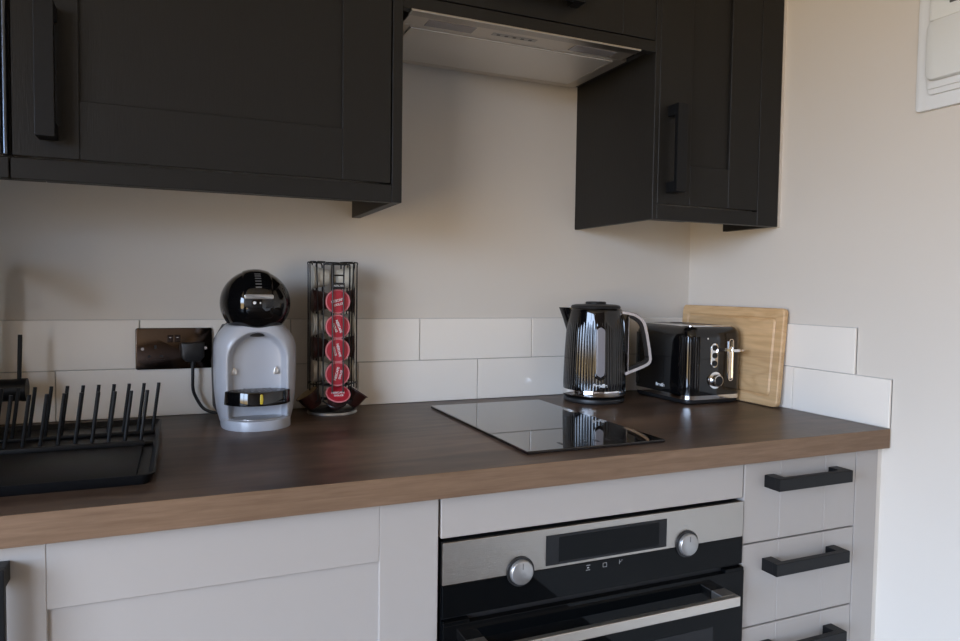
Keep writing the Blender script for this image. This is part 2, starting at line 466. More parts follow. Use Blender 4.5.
# --- wall units
ZB, ZD, ZT = 1.3430, 1.3760, 2.10
def upper(name, label, x0, x1, dx0, dx1, hl, left_side=True, right_side=True, zb=ZD, doorz=None):
    t = thing(name, label, 'cabinet', (0, 0, 0))
    bm = B()
    box(bm, x0, x1, YU + .021, .0078, zb + .004, ZT)
    obj('carcass', bm, M['carcass_dark'], t)
    return t
# left wide wall cabinet
t = upper('wall_cabinet', 'wide charcoal shaker wall cabinet on the left above the coffee machine', -1.5640, -.9650, -1.5617, -.9670, 1)
bm = B(); box(bm, -.9645, -.9454, YU, .0078, ZB, ZT, .0008, 1); obj('side_panel', bm, M['charcoal'], t)
bm = B(); box(bm, -1.5640, -.9650, YU, YU + .019, ZB, ZD - .0015, .0008, 1); obj('pelmet', bm, M['charcoal_h'], t)
d = shaker('door', -1.5617, -.9672, ZD + .0022, 2.095, YU, .090, M['charcoal'], t, .092)
bar_handle(d, 'z', 1.4045, 1.6080, -1.5135, YU, w=.0265, proj=.036)
# neighbouring glazed unit, only its edge in the frame
t = upper('wall_cabinet', 'dark glass fronted wall cabinet at the far left with a polished metal edge', -2.037, -1.5665, -2.035, -1.5668, 1)
bm = B(); box(bm, -2.037, -1.5665, YU, YU + .019, ZB, ZD - .0015, .0008, 1); obj('pelmet', bm, M['charcoal_h'], t)
bm = B(); box(bm, -2.035, -1.5760, YU + .002, YU + .019, ZD + .0022, 2.095, .001, 1); d = obj('door', bm, M['smoked'], t)
bm = B(); cyl(bm, (-1.5712, YU + .006, ZD + .004), (-1.5712, YU + .006, 2.094), .0042, n=20); obj('door_edge', bm, M['darkchrome'], d, True, label='polished metal edge strip')
# right narrow wall cabinet
t = upper('wall_cabinet', 'narrow charcoal wall cabinet on the right of the cooker hood, in the corner', -.3600, -.0200, -.3614, -.0708, 1)
bm = B(); box(bm, -.3734, -.3612, YU + .0, .0078, ZB, ZT, .0008, 1); obj('side_panel', bm, M['charcoal'], t)
bm = B(); box(bm, -.3610, -.0705, YU, YU + .019, ZB, ZD - .0015, .0008, 1); obj('pelmet', bm, M['charcoal_h'], t)
bm = B(); box(bm, -.0700, -.0050, YU, YU + .019, ZB, ZT, .0008, 1); box(bm, -.018, -.004, -.301, -.150, ZB, ZD); obj('end_filler', bm, M['charcoal'], t)
d = shaker('door', -.3605, -.0715, ZD + .0022, 2.095, YU, .0885, M['charcoal'], t, .089)
bar_handle(d, 'z', 1.4015, 1.5925, -.3245, YU, w=.0265, proj=.036)
# cabinet above the hood
t = thing('hood_cabinet', 'short charcoal cabinet above the cooker hood between the two wall cabinets', 'cabinet', (0, 0, 0))
bm = B(); box(bm, -.9450, -.3738, YU + .021, .0078, 1.800, ZT); box(bm, -.9450, -.9300, YU + .021, .0078, 1.712, 1.80); box(bm, -.3890, -.3738, YU + .021, .0078, 1.712, 1.80)
obj('carcass', bm, M['carcass_dark'], t)
bm = B(); box(bm, -.9450, -.3738, YU, YU + .019, 1.7035, 1.7270, .0008, 1); obj('pelmet', bm, M['charcoal_h'], t)
d = shaker('door', -.9440, -.3750, 1.7295, 2.095, YU, .085, M['charcoal'], t, .090)
bar_handle(d, 'x', -.762, -.574, 1.7740, YU, w=.0235, proj=.036)

# --- cooker hood
hx = -.664
t = thing('cooker_hood', 'slim steel telescopic cooker hood under the short cabinet', 'hood', (hx, -.16, 1.70))
def H(x0, x1, y0, y1, z0, z1): return (x0 - hx, x1 - hx, y0 + .16, y1 + .16, z0 - 1.7, z1 - 1.7)
bm = B(); box(bm, *H(-.9270, -.4010, -.2500, -.0200, 1.7000, 1.795), .001, 1); obj('hood_body', bm, M['steel_f'], t)
bm = B(); box(bm, *H(-.9270, -.4140, -.2990, -.2502, 1.7003, 1.712), .0008, 1); vz = obj('visor', bm, M['steel_f'], t)
bm = B(); box(bm, *H(-.9300, -.4140, -.3230, -.2992, 1.6990, 1.7032), .001, 2); obj('front_lip', bm, M['steel'], vz)
bm = B(); box(bm, *H(-.9080, -.4330, -.2420, -.0500, 1.6975, 1.6999), .001, 2); f = obj('grease_filter', bm, M['filt'], t)
bm = B()
for (a, b, c, e) in ((-.9080, -.4330, -.2430, -.2395), (-.9080, -.4330, -.0500, -.0465), (-.9080, -.9045, -.2395, -.05), (-.4365, -.4330, -.2395, -.05)):
    box(bm, *H(a, b, c, e, 1.6968, 1.6976), .0003, 1)
obj('filter_frame', bm, M['steel_f'], f)
for a, b in ((-.885, -.785), (-.560, -.455)):
    bm = B(); box(bm, *H(a, b, -.2925, -.2600, 1.6990, 1.7003), .0005, 1); l = obj('lamp_cover', bm, M['smoke'], vz)
bm = B(); box(bm, *H(-.745, -.645, -.2840, -.2700, 1.6994, 1.7003), .0003, 1); c = obj('control_strip', bm, M['silver'], vz)
bm = B()
for i in range(5): box(bm, *H(-.735 + i * .018, -.728 + i * .018, -.2800, -.2745, 1.6985, 1.6994), .0003, 1)
obj('buttons', bm, M['mark'], c)

# --- light blocker added out of the frame on the left: it shades the left end of the worktop
t = thing('shade_blocker', 'unseen cabinet-shaped block added to shade the left end of the worktop', 'cabinet', (0, 0, 0))
bm = B(); box(bm, -2.66, -2.045, -.76, .0, 0, 2.25); obj('carcass', bm, M['charcoal'], t)
d = shaker('door', -2.658, -2.047, .155, 2.245, -.780, .09, M['charcoal'], t)
bar_handle(d, 'z', 1.0, 1.2, -2.09, -.780)

# ------------------------------------------------------------------ consumer unit on the right wall
t = thing('consumer_unit', 'white plastic fuse box mounted on the right-hand wall near the top', 'fuse box', (.0075, -.83, 1.54))
def FM(u, v, d): return (-d, u, v)
def rr(bm, y0, y1, z0, z1, r, d0, d1, bev):
    ol = [(a + (y0 + y1) / 2 + .83, b + (z0 + z1) / 2 - 1.54) for a, b in rrect(y1 - y0, z1 - z0, r)]
    prism(bm, ol, FM, d0, d1, bev)
bm = B(); rr(bm, -1.010, -.6515, 1.5400, 1.8500, .008, 0, .010, .002); fr = obj('back_frame', bm, M['wplastic'], t, True)
bm = B(); rr(bm, -.988, -.6790, 1.5660, 1.8300, .007, .010, .017, .002); bo = obj('housing', bm, M['wplastic'], t, True)
bm = B(); rr(bm, -.988, -.6800, 1.5760, 1.8200, .006, .017, .021, .0015); obj('housing_step', bm, M['wplastic'], bo, True)
bm = B(); rr(bm, -.982, -.6830, 1.5890, 1.7000, .016, .021, .034, .005); obj('flap', bm, M['wplastic2'], t, True)
bm = B(); rr(bm, -.982, -.6830, 1.7020, 1.8150, .006, .021, .026, .002); cv = obj('upper_cover', bm, M['wplastic2'], t, True)
bm = B(); rr(bm, -.7370, -.7220, 1.7240, 1.7290, .001, .0260, .0275, 0); obj('latch', bm, M['mark'], cv)

# ------------------------------------------------------------------ double socket
sx, sz = -1.3388, 1.0515
t = thing('wall_socket', 'black nickel double wall socket with switches on the tiles', 'socket', (sx, -.0002, sz))
def FY(u, v, d): return (u, -d, v)
bm = B(); prism(bm, rrect(.146, .0855, .004), FY, 0, .0065, .0018); pl = obj('face_plate', bm, M['nickel'], t, True, 60)
for k, u in enumerate((-.036, .036)):
    bm = B()
    box(bm, u - .002, u + .002, -.0068, -.0064, .000, .008, .0001, 1)
    box(bm, u - .0145, u - .0085, -.0068, -.0064, -.0175, -.0135); box(bm, u + .0085, u + .0145, -.0068, -.0064, -.0175, -.0135)
    box(bm, u - .018, u + .018, -.0067, -.0064, -.023, -.0228); box(bm, u - .018, u + .018, -.0067, -.0064, .012, .0122)
    if k == 0: obj('socket_holes', bm, M['matblack'], pl)
    else: bm.free()
for u in (-.008, .006):
    bm = B(); box(bm, u - .0055, u + .0055, -.0090, -.0064, .0135, .0285, .001, 2); sw = obj('switch', bm, M['nickel'], t)
    bm = B(); box(bm, u - .002, u + .002, -.0093, -.0089, .0225, .0240); obj('switch_mark', bm, M['pin'], sw)
for u in (-.060, .060):
    bm = B(); cyl(bm, (u, -.0064, 0), (u, -.0074, 0), .003, n=20); obj('screw', bm, M['chrome'], pl, True)

# ------------------------------------------------------------------ pod coffee machine
mx, my = -1.1905, -.125
t = thing('coffee_machine', 'grey pod coffee machine with a round glossy black head', 'coffee machine', (mx, my, .910))
# body: lofted column, front recess (niche) pressed in
prof = [(0, .062, .070, .066), (.004, .066, .072, .068), (.03, .0725, .074, .072), (.07, .0770, .075, .075), (.11, .0780, .075, .077), (.135, .0780, .075, .077),
        (.152, .0778, .074, .076), (.165, .0760, .073, .074), (.176, .0715, .071, .071), (.186, .0640, .068, .066), (.193, .0580, .066, .060), (.197, .0530, .063, .056)]
def interp(z):
    for a, b in zip(prof, prof[1:]):
        if a[0] <= z <= b[0]:
            f = (z - a[0]) / (b[0] - a[0]); f2 = f
            return [a[i] + (b[i] - a[i]) * f2 for i in (1, 2, 3)]
    return prof[-1][1:]
def sm(a, b, x):
    x = min(1, max(0, (x - a) / (b - a))); return x * x * (3 - 2 * x)
def catm(z):   # smooth the piecewise profile a little
    A, Bq, Cq = interp(max(0, z - .006)), interp(z), interp(min(.197, z + .006))
    return [(A[i] + 2 * Bq[i] + Cq[i]) / 4 for i in range(3)]
bm = B(); NZ, NA = 110, 176; rings = []
for k in range(NZ + 1):
    z = .197 * k / NZ; hwid, fd, bd = catm(z) if 0 < k < NZ else interp(z)
    ring_ = []
    for i in range(NA):
        a = 2 * PI * i / NA; ca, sa = math.cos(a), math.sin(a); e = 2 / 3.2
        px = hwid * math.copysign(abs(ca) ** e, ca); dep = fd if sa < 0 else bd
        py = dep * math.copysign(abs(sa) ** e, sa)
        if py < 0:
            # arch shaped niche
            half = .0535; zc = .130
            if z < zc: dist = half - abs(px)
            else: dist = half - math.hypot(px, z - zc)
            if dist > -.004:
                tgt = -.040 - .012 * (abs(px) / half) ** 2
                w = sm(-.004, .009, dist)
                if py < tgt: py = py * (1 - w) + tgt * w
        ring_.append(bm.verts.new((px, py, z)))
    rings.append(ring_)
for A, Bq in zip(rings, rings[1:]):
    for i in range(NA):
        bm.faces.new((A[i], A[(i + 1) % NA], Bq[(i + 1) % NA], Bq[i]))
bm.faces.new(rings[0][::-1]); bm.faces.new(rings[-1])
obj('body', bm, M['grey'], t, True, 50)
# dark side seams
for s in (-1, 1):
    pts = []
    for k in range(24):
        z = .012 + .186 * k / 23; hw_, fd, bd = catm(z); e = 2 / 3.2
        a = math.radians(28); pts.append((s * (hw_ * math.cos(a) ** e + .0002), (bd * math.sin(a) ** e) , z))
    bm = B(); tube(bm, pts, .0016, 8); obj('side_seam', bm, M['greytrim'], t, True)
# back shell (darker tank)
bm = B()
lathe(bm, [(.0, .015), (.060, .015), (.066, .03), (.068, .12), (.064, .165), (.050, .195), (0, .200)], 48)
bm.transform(Matrix.Translation((0, .052, 0)) @ Matrix.Diagonal((1.175, .65, 1, 1))); obj('water_tank', bm, M['greytrim'], t, True)
# foot with rounded front
def dshape(w, yb, yf, n=28):
    pts = [(w, yb), ]
    for i in range(n + 1):
        a = PI * i / n
        pts.append((w * math.cos(a), -(abs(math.sin(a)) ** .75) * (-yf - .02) - .02 if True else 0))
    pts.append((-w, yb)); return pts
def FZ(u, v, d): return (u, v, d)
bm = B(); prism(bm, dshape(.0655, .0, -.104), FZ, .0, .019, .003); fo = obj('foot', bm, M['grey'], t, True, 40)
bm = B(); prism(bm, dshape(.054, -.03, -.092), FZ, .019, .0205, .0005); obj('drip_plate', bm, M['silver'], fo, label='silver drip plate')
# black cup tray
bm = B(); prism(bm, dshape(.0665, -.012, -.100), FZ, .047, .0735, .0025); tr = obj('cup_tray', bm, M['gloss'], t, True, 40, label='glossy black perforated cup tray')
bm = B()
for i in range(9):
    for j in range(3):
        u = -.048 + i * .012; v = -.086 + j * .018 + .010 * abs(i - 4) / 4
        cyl(bm, (u, v, .0734), (u, v, .0739), .0028, n=10)
obj('tray_perforations', bm, M['greytrim'], tr)
bm = B(); lathe(bm, [(0, -.010), (.0025, -.0085), (.0032, 0), (.0025, .0085), (0, .010)], 16)
bm.transform(Matrix.Translation((.003, -.0998, .060)) @ Matrix.Diagonal((1, .35, 1, 1))); obj('tray_marker', bm, M['yellow'], tr, True, label='small yellow marker')
# guide pins
for u in (-.0425, .0355):
    bm = B(); prism(bm, [(-.005, 0), (.005, 0), (.0042, .010), (0, .0145), (-.0042, .010)], FY, .040, .052, .001)
    bm.transform(Matrix.Translation((u, .0, .1015))); obj('tray_guide', bm, M['pin'], t, True)
# head: glossy ball
hz = .2400; hr = .0670; hy = -.018
bm = B(); bmesh.ops.create_uvsphere(bm, u_segments=64, v_segments=40, radius=hr)
bm.transform(Matrix.Translation((0, hy, hz)) @ Matrix.Diagonal((1, 1.02, .97, 1))); hd = obj('head', bm, M['gloss'], t, True, 80)
# raised centre band over the top of the head
bm = B(); rows = []
for k in range(30):
    a = math.radians(-28 + 175 * k / 29); row = []
    for j in range(13):
        u = -.0285 + .057 * j / 12
        rr_ = math.sqrt(max(hr * hr - u * u, 0)) + (.0022 if 0 < j < 12 else -.001)
        if k in (0, 29): rr_ -= .003
        row.append(bm.verts.new((u, hy - rr_ * 1.02 * math.cos(a), hz + rr_ * .97 * math.sin(a))))
    rows.append(row)
for A, Bq in zip(rows, rows[1:]):
    for j in range(12): bm.faces.new((A[j], A[j + 1], Bq[j + 1], Bq[j]))
bd = obj('centre_band', bm, M['gloss'], hd, True, 60)
# lever pocket and lever
bm = B()
ol = rrect(.054, .024, .008)
prism(bm, ol, FY, .050, .0690, .001); bm.transform(Matrix.Translation((0, hy, hz + .004))); obj('lever_pocket', bm, M['matblack'], hd, True, 40)
bm = B(); prism(bm, rrect(.053, .009, .003), FY, .060, .0715, .0015); bm.transform(Matrix.Translation((0, hy, hz + .0135))); obj('locking_lever', bm, M['silver'], hd, True, 40, label='dark grey locking lever')
bm = B()
for k in range(6):
    a = math.radians(28 + k * 6.0); rr_ = hr + .0024
    y = hy - rr_ * 1.02 * math.cos(a); z = hz + rr_ * .97 * math.sin(a)
    r_ = bmesh.ops.create_cube(bm, size=1)['verts']
    mt = Matrix.Translation((0, y, z)) @ Matrix.Rotation(-a, 4, 'X') @ Matrix.Diagonal((.011, .0008, .0022, 1))
    for v in r_: v.co = mt @ v.co
obj('level_marks', bm, M['silver'], hd)
bm = B(); cyl(bm, (-.0085, hy - .0690, hz + .002), (-.0085, hy - .0705, hz + .002), .0028, n=16); cyl(bm, (.002, hy - .0690, hz + .002), (.002, hy - .0705, hz + .002), .0016, n=16); obj('buttons', bm, M['led'], hd)
bm = B(); cyl(bm, (0, -.046, .176), (0, -.046, .1985), .014, .020, n=28); obj('spout', bm, M['matblack'], t, True)
# power cable with moulded plug
P = [(-.108, -.011 - my - .0, .105), (-.108, -.013 - my, .09), (-.1085, -.014 - my, .06), (-.106, -.018 - my, .035), (-.095, -.022 - my, .016), (-.080, -.028 - my, .008), (-.062, -.034 - my, .006), (-.05, -.045 - my, .0055)]
P[0] = (-.1135, -.0235 - my, .112); P[1] = (-.1135, -.0235 - my, .085); P[2] = (-.114, -.020 - my, .055)
bm = B(); tube(bm, smooth_path(P, 3), .0033, 10); cb = obj('power_cable', bm, M['matblack'], t, True)
bm = B(); prism(bm, [(-.022, .020), (.022, .020), (.022, -.010), (.014, -.019), (-.014, -.019), (-.022, -.010)][::-1], FY, .0, .022, .004)
cyl(bm, (0, -.013, -.012), (0, -.013, -.031), .0062, .0045, n=16)
bm.transform(Matrix.Translation((-1.3035 - mx, -.0072 - my, 1.0440 - .910))); obj('plug', bm, M['matblack'], cb, True, 40)

# ------------------------------------------------------------------ pod carousel
cx, cy = -1.0230, -.0680
t = thing('pod_carousel', 'black wire pod carousel standing right of the coffee machine', 'pod holder', (cx, cy, .910))
bm = B(); lathe(bm, [(0, 0), (.052, 0), (.054, .002), (.052, .006), (0, .006)], 48); obj('base_rim', bm, M['silver'], t, True, label='silver rim of the base')
bm = B(); lathe(bm, [(0, .0062), (.0515, .0062), (.050, .0085), (.020, .0095), (.008, .014), (.006, .030), (0, .030)], 48); obj('base', bm, M['wire'], t, True)
bm = B(); cyl(bm, (0, 0, .028), (0, 0, .325), .0035, n=14); obj('centre_post', bm, M['wire'], t, True)
for k in range(4):
    th = k * PI / 2; Rz = Matrix.Rotation(th, 4, 'Z')
    bm = B()
    top = .327 if k != 0 else .322
    # local frame: column faces -y
    for s in (-1, 1):
        # outer guide wires, curling over at the top back to the column side
        pts = [(s * .0115, -.0565, .052), (s * .0115, -.0565, top - .010), (s * .0135, -.058, top), (s * .022, -.052, top), (s * .0275, -.044, top), (s * .0275, -.044, top - .012), (s * .0275, -.040, .20), (s * .0275, -.040, .030)]
        tube(bm, smooth_path(pts, 2), .0017, 8)
    tube(bm, [(-.0275, -.042, top), (-.018, -.024, top), (0, -.018, top), (.018, -.024, top), (.0275, -.042, top)], .0017, 8)
    for z in (.066,):
        tube(bm, [(-.0115, -.0565, z), (-.0285, -.043, z), (-.0285, -.012, z)], .0017, 8)
        tube(bm, [(.0115, -.0565, z), (.0285, -.043, z), (.0285, -.012, z)], .0017, 8)
    tube(bm, smooth_path([(-.0275, -.040, .032), (-.012, -.058, .020), (.012, -.058, .020), (.0275, -.040, .032)], 2), .0017, 8)
    tube(bm, [(0, 0, .030), (0, -.030, .034)], .0017, 8)
    if k == 0:
        tube(bm, [(-.0125, -.0595, .2985), (.0125, -.0595, .2985)], .0017, 8)
    if k % 2: bm.transform(Matrix.Diagonal((1, .89, 1, 1)))
    bm.transform(Rz)
    obj('wire_column', bm, M['wire'], t, True)
bm = B(); box(bm, -.0130, .0130, -.0625, -.0605, .2700, .2830, .0006, 1); bp = obj('badge', bm, M['matblack'], t)
text('badge_lettering', 'NESCAFE', .0050, M['led'], bp, Matrix.Translation((0, -.0628, .2765)) @ Matrix.Rotation(PI / 2, 4, 'X'))

def make_pod(kind):
    """local: lid faces -y, lid plane at y=0"""
    t = bpy.data.objects.new('coffee_pod', None); COL.objects.link(t); t.empty_display_size = .01
    bm = B(); lathe(bm, [(.0265, .000), (.0265, .0012), (.0238, .0020), (.0225, .010), (.0190, .026), (.0165, .033), (.012, .0352), (0, .0355)], 36)
    bm.transform(Matrix.Rotation(-PI / 2, 4, 'X'))
    obj('cup', bm, {'red': M['brown'], 'dark': M['brown'], 'white': M['white'], 'gold': M['brown']}[kind], t, True)
    lm = {'red': M['red'], 'dark': M['brown'], 'white': M['white'], 'gold': M['gold']}[kind]
    lr = .0228 if kind == 'red' else .0240
    bm = B(); cyl(bm, (0, 0, 0), (0, -.0006, 0), lr, lr, n=36); ld = obj('lid', bm, lm, t, True)
    if kind == 'red':
        bm = B(); lathe(bm, [(.0262, 0), (.0258, .0010), (.0232, .0010), (.0228, 0)], 36); bm.transform(Matrix.Rotation(PI / 2, 4, 'X')); obj('rim', bm, M['pink'], t, True)
    return t, ld
def place(o, x, y, z, rz=0, rx=0):
    o.location = (x, y, z); o.rotation_euler = (rx, 0, rz)
def put_text(ld, ang):
    text('lid_lettering', 'NESCAFE', .0070, M['led'], ld, Matrix.Rotation(ang, 4, 'Y') @ Matrix.Translation((0, -.0009, .002)) @ Matrix.Rotation(PI / 2, 4, 'X'), .0002)
    text('lid_lettering', 'DOLCE', .0060, M['led'], ld, Matrix.Rotation(ang, 4, 'Y') @ Matrix.Translation((0, -.0009, -.0065)) @ Matrix.Rotation(PI / 2, 4, 'X'), .0002)
FR = .0500
ord_ = ['topmost', 'second from top', 'third from top', 'fourth from top']
for i, (z, ang) in enumerate(zip((1.1535, 1.1003, 1.0500, 1.0000), (-.25, 1.2, 1.35, -1.3))):
    p, ld = make_pod('red'); place(p, cx + .001 - .003 * 0, cy - FR, z); put_text(ld, ang)
    tag(p, f'red lidded coffee pod in the front column of the carousel, {ord_[i]}', 'coffee pod', 'red coffee pods in the front column')
p, ld = make_pod('red'); place(p, cx + .001, cy - .056, .9590, 0, -math.radians(52)); put_text(ld, 0)
tag(p, 'red lidded coffee pod tipped upwards at the foot of the front column', 'coffee pod', 'red coffee pods in the front column')
side5 = ['topmost', 'second from top', 'middle', 'fourth from top', 'fifth from top']
for side, rz, dx in (('left', -PI / 2, -1), ('right', PI / 2, 1)):
    for i, z in enumerate((1.2040, 1.1535, 1.1030, 1.0525, 1.0020)):
        kd = 'white' if i % 2 == 0 else 'dark'
        p, ld = make_pod(kd); place(p, cx + dx * .0435, cy, z, rz)
        tag(p, f'{"white" if kd == "white" else "dark brown"} coffee pod in the {side} column of the carousel, {side5[i]}', 'coffee pod', 'coffee pods in the side columns')
    p, ld = make_pod('gold' if side == 'left' else 'dark'); place(p, cx + dx * .0555, cy - .004, .9545, rz, -math.radians(56))
    tag(p, f'dark brown pod tipped outwards at the {side} foot of the carousel' + (', with gold lid' if side == 'left' else ''), 'coffee pod', 'coffee pods in the side columns')

# ------------------------------------------------------------------ kettle
kx, ky = -.3805, -.1130
K_AX = math.atan2(-.545, .84)       # handle direction: local +x
t = thing('kettle', 'glossy black ribbed kettle with chrome handle behind the hob', 'kettle', (kx, ky, .910), K_AX)
t.scale = (1.0, 1.0, 1.03)
bm = B(); lathe(bm, [(0, 0), (.070, 0), (.0745, .002), (.0755, .006), (.074, .011), (.070, .013), (0, .013)], 64); obj('power_base', bm, M['matblack'], t, True)
NR = 60
def ribs(a, r, z):
    # flat area at the gauge side (local -y) and smooth rim
    f = sm(.030, .045, z) * (1 - sm(.170, .200, z))
    return r + .0011 * f * (abs(math.cos(a * NR / 2)) - .5)
bm = B()
pr = [(.0700, .0135), (.0745, .014), (.0765, .016), (.0768, .020)]
pr2 = [(.0768, .030), (.0768, .032)]
n = 40
for i in range(n + 1):
    f = i / n; z = .032 + f * (.216 - .032)
    r = .0768 - .0045 * f - .0065 * f ** 3.0
    pr2.append((r, z))
pr2 += [(.0650, .2195), (.0628, .2225), (.0600, .2240)]
lathe(bm, [(0, .0135)] + pr + pr2 + [(0, .2240)], 480, mod=ribs); obj('body', bm, M['gloss'], t, True, 60)
bm = B(); lathe(bm, [(.0765, .0185), (.0778, .0190), (.0780, .0205), (.0780, .0300), (.0778, .0315), (.0765, .0320)], 96); obj('chrome_band', bm, M['chrome'], t, True, label='chrome band round the foot')
bm = B(); lathe(bm, [(.0600, .2235), (.0612, .2270), (.059, .2305), (.050, .2325), (.026, .2335), (.025, .2340), (.0255, .2375), (.023, .2395), (0, .2400)], 64); obj('lid', bm, M['matblack'], t, True, 40)
# spout (local -x)
bm = B()
levels = [(.150, .066, .012, .0), (.172, .0720, .018, .0), (.196, .0800, .021, 0), (.213, .0865, .022, 0), (.2245, .0910, .0215, 0)]
rings = []
for z, reach, hw_, _ in levels:
    ring_ = []
    for i in range(17):
        a = PI * i / 16 - PI / 2
        ring_.append(bm.verts.new((-.035 - (reach - .035) * math.cos(a) ** 1.4 if math.cos(a) > 1e-9 else -.035, hw_ * math.sin(a) * (1.0), z)))
    rings.append(ring_)
for A, Bq in zip(rings, rings[1:]):
    for i in range(16): bm.faces.new((A[i], A[i + 1], Bq[i + 1], Bq[i]))
    bm.faces.new((A[0], Bq[0], Bq[-1], A[-1]))
bm.faces.new(rings[-1]); bm.faces.new(rings[0][::-1])
obj('spout', bm, M['gloss'], t, True, 50)
# handle: black core with chrome outer strip. section swept in local xz plane
def sweep_flat(bm, path, wy, th):
    """path in xz; ribbon of thickness th (normal in plane) and width wy along y"""
    rings = []
    N = len(path)
    for i, (x, z) in enumerate(path):
        a = path[max(i - 1, 0)]; b = path[min(i + 1, N - 1)]
        tx, tz = b[0] - a[0], b[1] - a[1]; L = math.hypot(tx, tz); nx, nz = tz / L, -tx / L
        ww = wy(i / (N - 1)) if callable(wy) else wy
        sec = [(th / 2, ww / 2 - .001), (th / 2 - .0008, ww / 2), (-th / 2 + .0008, ww / 2), (-th / 2, ww / 2 - .001),
               (-th / 2, -ww / 2 + .001), (-th / 2 + .0008, -ww / 2), (th / 2 - .0008, -ww / 2), (th / 2, -ww / 2 + .001)]
        rings.append([bm.verts.new((x + nx * u, v, z + nz * u)) for u, v in sec])
    for A, Bq in zip(rings, rings[1:]):
        for k in range(8): bm.faces.new((A[k], A[(k + 1) % 8], Bq[(k + 1) % 8], Bq[k]))
    bm.faces.new(rings[0][::-1]); bm.faces.new(rings[-1])
hp = [(.058, .2150), (.090, .2120), (.112, .2000), (.122, .1800), (.1335, .1150), (.1345, .1000), (.1250, .0900), (.074, .0680)]
hp = [(p.x, p.z) for p in smooth_path([(a, 0, b) for a, b in hp], 3)]
bm = B(); sweep_flat(bm, hp, .025, .0080); obj('handle_trim', bm, M['chrome'], t, True, 50, label='chrome handle band')
inner = [(x - .0065 * (1 if 0 < i < len(hp) - 1 else .0), z - .004 + .008 * (1 if z < .11 else 0) * 1) for i, (x, z) in enumerate(hp)]
bm = B(); sweep_flat(bm, inner, .021, .011); hg = obj('handle_grip', bm, M['gloss'], t, True, 50)
# column next to the body joining the handle
bm = B(); box(bm, .0640, .0810, -.012, .012, .070, .2140, .003, 2); obj('handle_mount', bm, M['gloss'], t, True, 40)
bm = B(); box(bm, .0802, .0822, -.0110, .0095, .074, .205, .0005, 1); obj('mount_trim', bm, M['chrome'], t)
# gauge on local -y side
def rk(z):
    f = (z - .032) / (.216 - .032); return .0768 - .0045 * f - .0065 * f ** 3.0
gd = Matrix.Rotation(math.radians(11), 4, 'Z') @ Matrix.Translation((0, 0, .005))
def gauge(w, z0, z1, off, m, name, parent, n=24):
    bm = B(); rows = []
    for k in range(n + 1):
        z = z0 + (z1 - z0) * k / n
        e = min(z - z0, z1 - z); r = w / 2
        hw_ = math.sqrt(max(r * r - (r - min(e, r)) ** 2, 1e-9)) if e < r else r
        rad = rk(z) + off
        rows.append([bm.verts.new((hw_ * math.sin(j * PI / 2 / 4), -(rad - .0018 * (1 if abs(j) == 4 else 0)) + (hw_ * math.sin(j * PI / 2 / 4)) ** 2 / 2 / rad, z)) for j in range(-4, 5)])
    for A, Bq in zip(rows, rows[1:]):
        for j in range(8): bm.faces.new((A[j], A[j + 1], Bq[j + 1], Bq[j]))
    bm.transform(gd)
    return obj(name, bm, m, parent, True, 60)
gg = gauge(.0300, .052, .182, .0012, M['gloss'], 'gauge_surround', t)
gauge(.0220, .060, .176, .0022, M['smoke'], 'water_gauge', gg)
wl = text('brand_lettering', 'Breville', .0115, M['led'], t, gd @ Matrix.Translation((0, -(rk(.045) + .0010), .0405)) @ Matrix.Rotation(PI / 2, 4, 'X'), .0004)
bm = B(); cyl(bm, (.052, 0, .2235), (.052, 0, .2265), .006, n=16); obj('lid_button', bm, M['chrome'], t, True)

# ------------------------------------------------------------------ toaster
tx0, tx1, ty0, ty1 = -.2120, -.0345, -.2600, -.0300
tcx, tcy = (tx0 + tx1) / 2, (ty0 + ty1) / 2; tw, td = tx1 - tx0, ty1 - ty0
t = thing('toaster', 'glossy black two slice toaster with chrome trim between kettle and chopping board', 'toaster', (tcx, tcy, .910))
def rbody(bm, lv, rc, n=14, ribbed=False):
    rings = []
    for z, ins in lv:
        w, h = tw - 2 * ins, td - 2 * ins; r = max(rc - ins, .004)
        pts = rrect(w, h, r, n)
        # subdivide straight runs so ribs can be pressed in
        rings.append([bm.verts.new((u, v, z)) for u, v in pts])
    for A, Bq in zip(rings, rings[1:]):
        N = len(A)
        for i in range(N): bm.faces.new((A[i], A[(i + 1) % N], Bq[(i + 1) % N], Bq[i]))
    bm.faces.new(rings[0][::-1]); bm.faces.new(rings[-1])
bm = B(); rbody(bm, [(0, .012), (.004, .006), (.012, .005)], .030); obj('foot', bm, M['matblack'], t, True)
bm = B(); rbody(bm, [(.012, .002), (.0125, .0005), (.0225, .0005), (.023, .002)], .034); obj('chrome_band', bm, M['chrome'], t, True, label='chrome band round the base')
bm = B(); rbody(bm, [(.023, .001), (.150, .002), (.170, .0035), (.180, .007), (.1865, .0130), (.1895, .021)], .034); bo = obj('body', bm, M['gloss'], t, True, 50)
# vertical ribs pressed proud around the front left corner and flanks
bm = B()
def rib(x, y, nx, ny, z0=.030, z1=.166):
    tube(bm, [(x, y, z0), (x, y, z1)], .0022, 8)
rc = .034
bm.free()
for cs in (-1, 1):
    bm = B()
    for k in range(9):
        a = math.radians(180 + 90 * k / 8) if cs < 0 else math.radians(90 + 90 * k / 8)
        rib(-tw / 2 + rc + (rc - .0022) * math.cos(a), cs * (td / 2 - rc) + (rc - .0022) * math.sin(a), 0, 0)
    obj('corner_ribs', bm, M['gloss'], bo, True)
